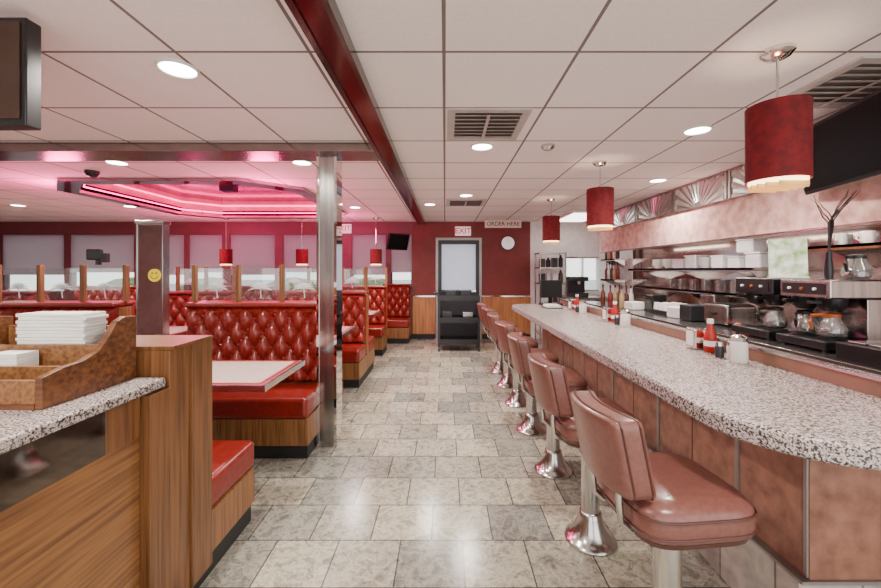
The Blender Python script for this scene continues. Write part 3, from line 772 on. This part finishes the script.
# ---------------------------------------------------------------- cart
r=root('utility_cart','black three shelf rolling utility cart by door','cart',(.24,6.95,0))
for z in (.12,.50,.88):
    g=G(); g.box(-.36,.36,-.22,.22,z,z+.02); g.box(-.36,.36,-.22,-.205,z+.02,z+.09); g.box(-.36,.36,.205,.22,z+.02,z+.09); g.box(-.36,-.345,-.205,.205,z+.02,z+.09); g.box(.345,.36,-.205,.205,z+.02,z+.09)
    g.out('tray_shelf',BLACK,r,smooth=False)
for sx in (-.345,.345):
    for sy in (-.205,.205):
        g=G(); g.box(sx-.02,sx+.02,sy-.02,sy+.02,.08,.97); g.out('upright',BLACK,r,smooth=False)
        g=G(); g.lathe([(.04,-.012),(.04,.012)],14,(sx,sy,.04),axis='X'); g.out('caster',BLACK,r)
g=G(); g.tube([(-.35,-.18,.97),(-.43,-.18,1.0),(-.43,.18,1.0),(-.35,.18,.97)],.012,8); g.out('push_handle',BLACK,r)
for i,(x,z,mt) in enumerate(((.04,.521,DGREY),(.40,.521,STEEL),(.1,.901,DGREY),(.36,.901,BLACK))):
    g=G(); g.box(-.09,.09,-.12,.12,0,.15); g.out('dish_bin',mt,loc=(x,6.95,z),bevel=.008,label='dark dish bin standing on cart shelf',category='bin',group='bins on cart')

# ---------------------------------------------------------------- wall items
r=root('wall_clock','round white wall clock with grey rim','clock',(PX(508,7.95),7.985,1.96))
g=G(); g.lathe([(.14,-.03),(.15,-.025),(.15,.012)],32,axis='Y'); g.out('case',DGREY,r)
g=G(); g.lathe([(.13,-.034),(.13,-.0305)],32,axis='Y'); g.out('dial',mk('dial_white_glow',(.95,.95,.95),.5,emit=.35),r)  # faint glow put into the dial to keep it white
g=G(); g.box(-.004,.004,-.038,-.0345,0,.1); g.box(0,.07,-.038,-.0345,-.004,.004); g.out('hand',BLACK,r,smooth=False)
SIGNW=mk('sign_white',(.9,.9,.88),.5,emit=.5)
def exit_sign(loc):
    r=root('exit_sign','white illuminated exit sign with red letters','exit sign',loc,0,'exit signs')
    g=G(); g.box(-.16,.16,-.04,.04,-.09,.09); g.out('housing',SIGNW,r,bevel=.006)
    text('EXIT',.16,r,(0,-.043,0),LETTER,bold=.003)
exit_sign((PX(463,7.9),7.94,2.2)); exit_sign((PX(343,7.9),7.94,2.25))
r=root('order_sign','cream ORDER HERE sign hung from ceiling','sign',(PX(503,7.3),7.3,2.27))
g=G(); g.box(-.34,.34,-.01,.01,-.07,.07); g.out('board',mk('sign_cream',(.8,.72,.6),.5),r,smooth=False)
text('ORDER HERE',.105,r,(0,-.012,0),LETTERD,bold=.001)
for s in (-.3,.3):
    g=G(); g.tube([(s,0,.07),(s,0,.13)],.004,6); g.out('hanger',CHROME,r)
r=root('payment_screen','small black screen with bracket clamped on divider','screen',(-3.02,3.4,1.455))
g=G(); g.box(-.015,.015,-.015,.015,0,.06); g.out('stem',BLACK,r,smooth=False)
g=G(); g.box(-.09,.05,-.03,.0,.04,.14); g.out('display',BLACK,r,bevel=.02)
g=G(); g.box(.06,.11,-.05,-.01,.02,.1); g.box(.05,.06,-.03,-.015,.05,.07); g.out('side_unit',DGREY,r,bevel=.004)

VT=mk('vent_frame',(.60,.55,.52),.4,.3); VL=mk('vent_louvre',(.62,.56,.53),.4,.3); VC=mk('vent_cavity',(.22,.18,.165),.6)
def vent(x0,y0,w,l):
    r=root('air_vent','square silver ceiling air diffuser with louvres','air vent',(x0+w/2,y0+l/2,H),0,'ceiling air vents')
    a,b=w/2,l/2
    g=G()
    g.box(-a,a,-b,-b+.05,-.012,-.001); g.box(-a,a,b-.05,b,-.012,-.001); g.box(-a,-a+.05,-b+.05,b-.05,-.012,-.001); g.box(a-.05,a,-b+.05,b-.05,-.012,-.001)
    g.out('frame',VT,r,smooth=False)
    g=G(); g.box(-a+.05,a-.05,-b+.05,b-.05,-.003,-.001); g.out('cavity',VC,r,smooth=False)
    n=7
    for i in range(n):
        y=-b+.085+(l-.17)*i/(n-1)
        g=G(); g.prism([(y-.022,-.022),(y-.018,-.018),(y+.022,-.008),(y+.018,-.012)],-a+.05,a-.05,'X'); g.out('louvre',VL,r,smooth=False)
    g=G(); g.box(-.01,.01,-b+.05,b-.05,-.027,-.0225); g.out('cross_bar',VT,r,smooth=False)
vent(.015,2.38,.52,.56); vent(1.93,1.80,.58,.56); vent(.02,5.45,.56,.55)
r=root('ceiling_sensor','small white dome sensor on ceiling','sensor',(PX(548,3.1),3.1,H))
g=G(); g.lathe([(.055,0.001),(.055,-.015),(.035,-.035),(.01,-.042)],18); g.out('dome',SATIN,r)
r=root('security_camera','black dome security camera on ceiling','camera',(PX(92,3.9),3.9,H))
g=G(); g.lathe([(.06,0.001),(.06,-.02),(.04,-.055),(.01,-.065)],18); g.out('dome',BLACK,r)

pos=[(PX(a,390*(H-1.41)/(270-b)),390*(H-1.41)/(270-b)) for a,b in ((178,68),(117,162),(302,162),(482,146),(658,180),(466,195),(130,206),(18,205),(355,207),(430,204))]
pos+=[(.9,.5),(-1.3,.4),(-5.5,2.6),(1.78,2.75),(-3.6,.4),(-6.5,5.5)]
for i,(x,y) in enumerate(pos):
    r=root('recessed_light','round recessed ceiling downlight, lit','downlight',(x,y,H),0,'recessed downlights')
    g=G(); g.tube([(.085*math.cos(a),.085*math.sin(a),-.004) for a in [2*PI*k/28 for k in range(28)]],.009,6,closed=True); g.out('trim_ring',WHITE,r)
    g=G(); g.lathe([(.078,-.006),(.078,-.0005)],28); g.out('lamp_disc',DL,r)
    l=bpy.data.lights.new('downlight_spot','SPOT'); l.energy=200; l.color=(1,.91,.83); l.spot_size=math.radians(160); l.spot_blend=.9; l.shadow_soft_size=.08
    lo_=bpy.data.objects.new('downlight_spot',l); COL.objects.link(lo_); lo_.parent=r; lo_.location=(0,0,-.02)

LG=mk('louvre_gold',(.6,.33,.10),.4,emit=.6,ecol=(1,.55,.2))
def pendant(loc,zc,rad,h,en,label,group):
    x,y=loc; r=root('pendant_lamp',label,'pendant lamp',(x,y,H),0,group)
    g=G(); g.lathe([(.065,-.001),(.065,-.015),(.045,-.035),(.01,-.045)],24); g.out('canopy',CHROME,r)
    zt=zc+h/2-H; zb=zc-h/2-H
    g=G(); g.tube([(0,0,-.04),(0,0,zt-.05)],.006,8); g.out('stem',CHROME,r)
    g=G()
    g.lathe([(rad*.97,zt-.004),(rad*.97,zb),(rad,zb),(rad,zt),(rad*.97,zt),(rad*.97,zt-.004)],40,cap=False); g.out('lamp_shade',SHRED,r)
    g=G(); g.lathe([(rad*.9,zb-.014),(rad*.9,zb+.008)],32)
    g.out('diffuser',GLOW,r)
    for k in range(6):
        q=-rad*.72+rad*1.44*k/5; ww=math.sqrt(max(0,(rad*.9)**2-q*q))
        g=G(); g.box(-ww,ww,q-.004,q+.004,zb-.034,zb-.0145); g.out('diffuser_louvre',LG,r,smooth=False)
    for k in range(3):
        g=G(); a=2*PI*k/3; g.tube([(0,0,zt-.05),(rad*.97*math.cos(a),rad*.97*math.sin(a),zt-.02)],.003,6)
        g.out('spider_arm',CHROME,r)
    l=bpy.data.lights.new('pendant_bulb','POINT'); l.energy=en; l.color=(1,.8,.58); l.shadow_soft_size=.04
    lo_=bpy.data.objects.new('pendant_bulb',l); COL.objects.link(lo_); lo_.parent=r; lo_.location=(0,0,zc-H)
for y,x in ((1.76,1.50),(3.57,1.42),(5.4,1.47)):
    pendant((x,y),1.98,.118,.34,3,'red drum pendant lamp over the lunch counter','pendants over counter')
for a in (226,302,376):
    pendant((PX(a,7.35),7.35),1.66,.11,.28,3,'red drum pendant lamp over booth table','pendants over booths')

for (x,y) in ((-1.2,-1.25),(1.1,-1.25),(-1.2,1.1),(1.1,1.1)):
    l=bpy.data.lights.new('pink_ceiling_fill','POINT'); l.energy=55; l.color=(1,.07,.30); l.shadow_soft_size=.15  # added lamps floating below the cove to tint the ceiling pink
    lo_=bpy.data.objects.new('pink_ceiling_fill',l); COL.objects.link(lo_); lo_.parent=nr; lo_.location=(x,y,-.30)

w=bpy.data.worlds.new('world'); SC.world=w; w.use_nodes=True
bg=w.node_tree.nodes['Background']; bg.inputs[0].default_value=(1,.98,.965,1); bg.inputs[1].default_value=3.3
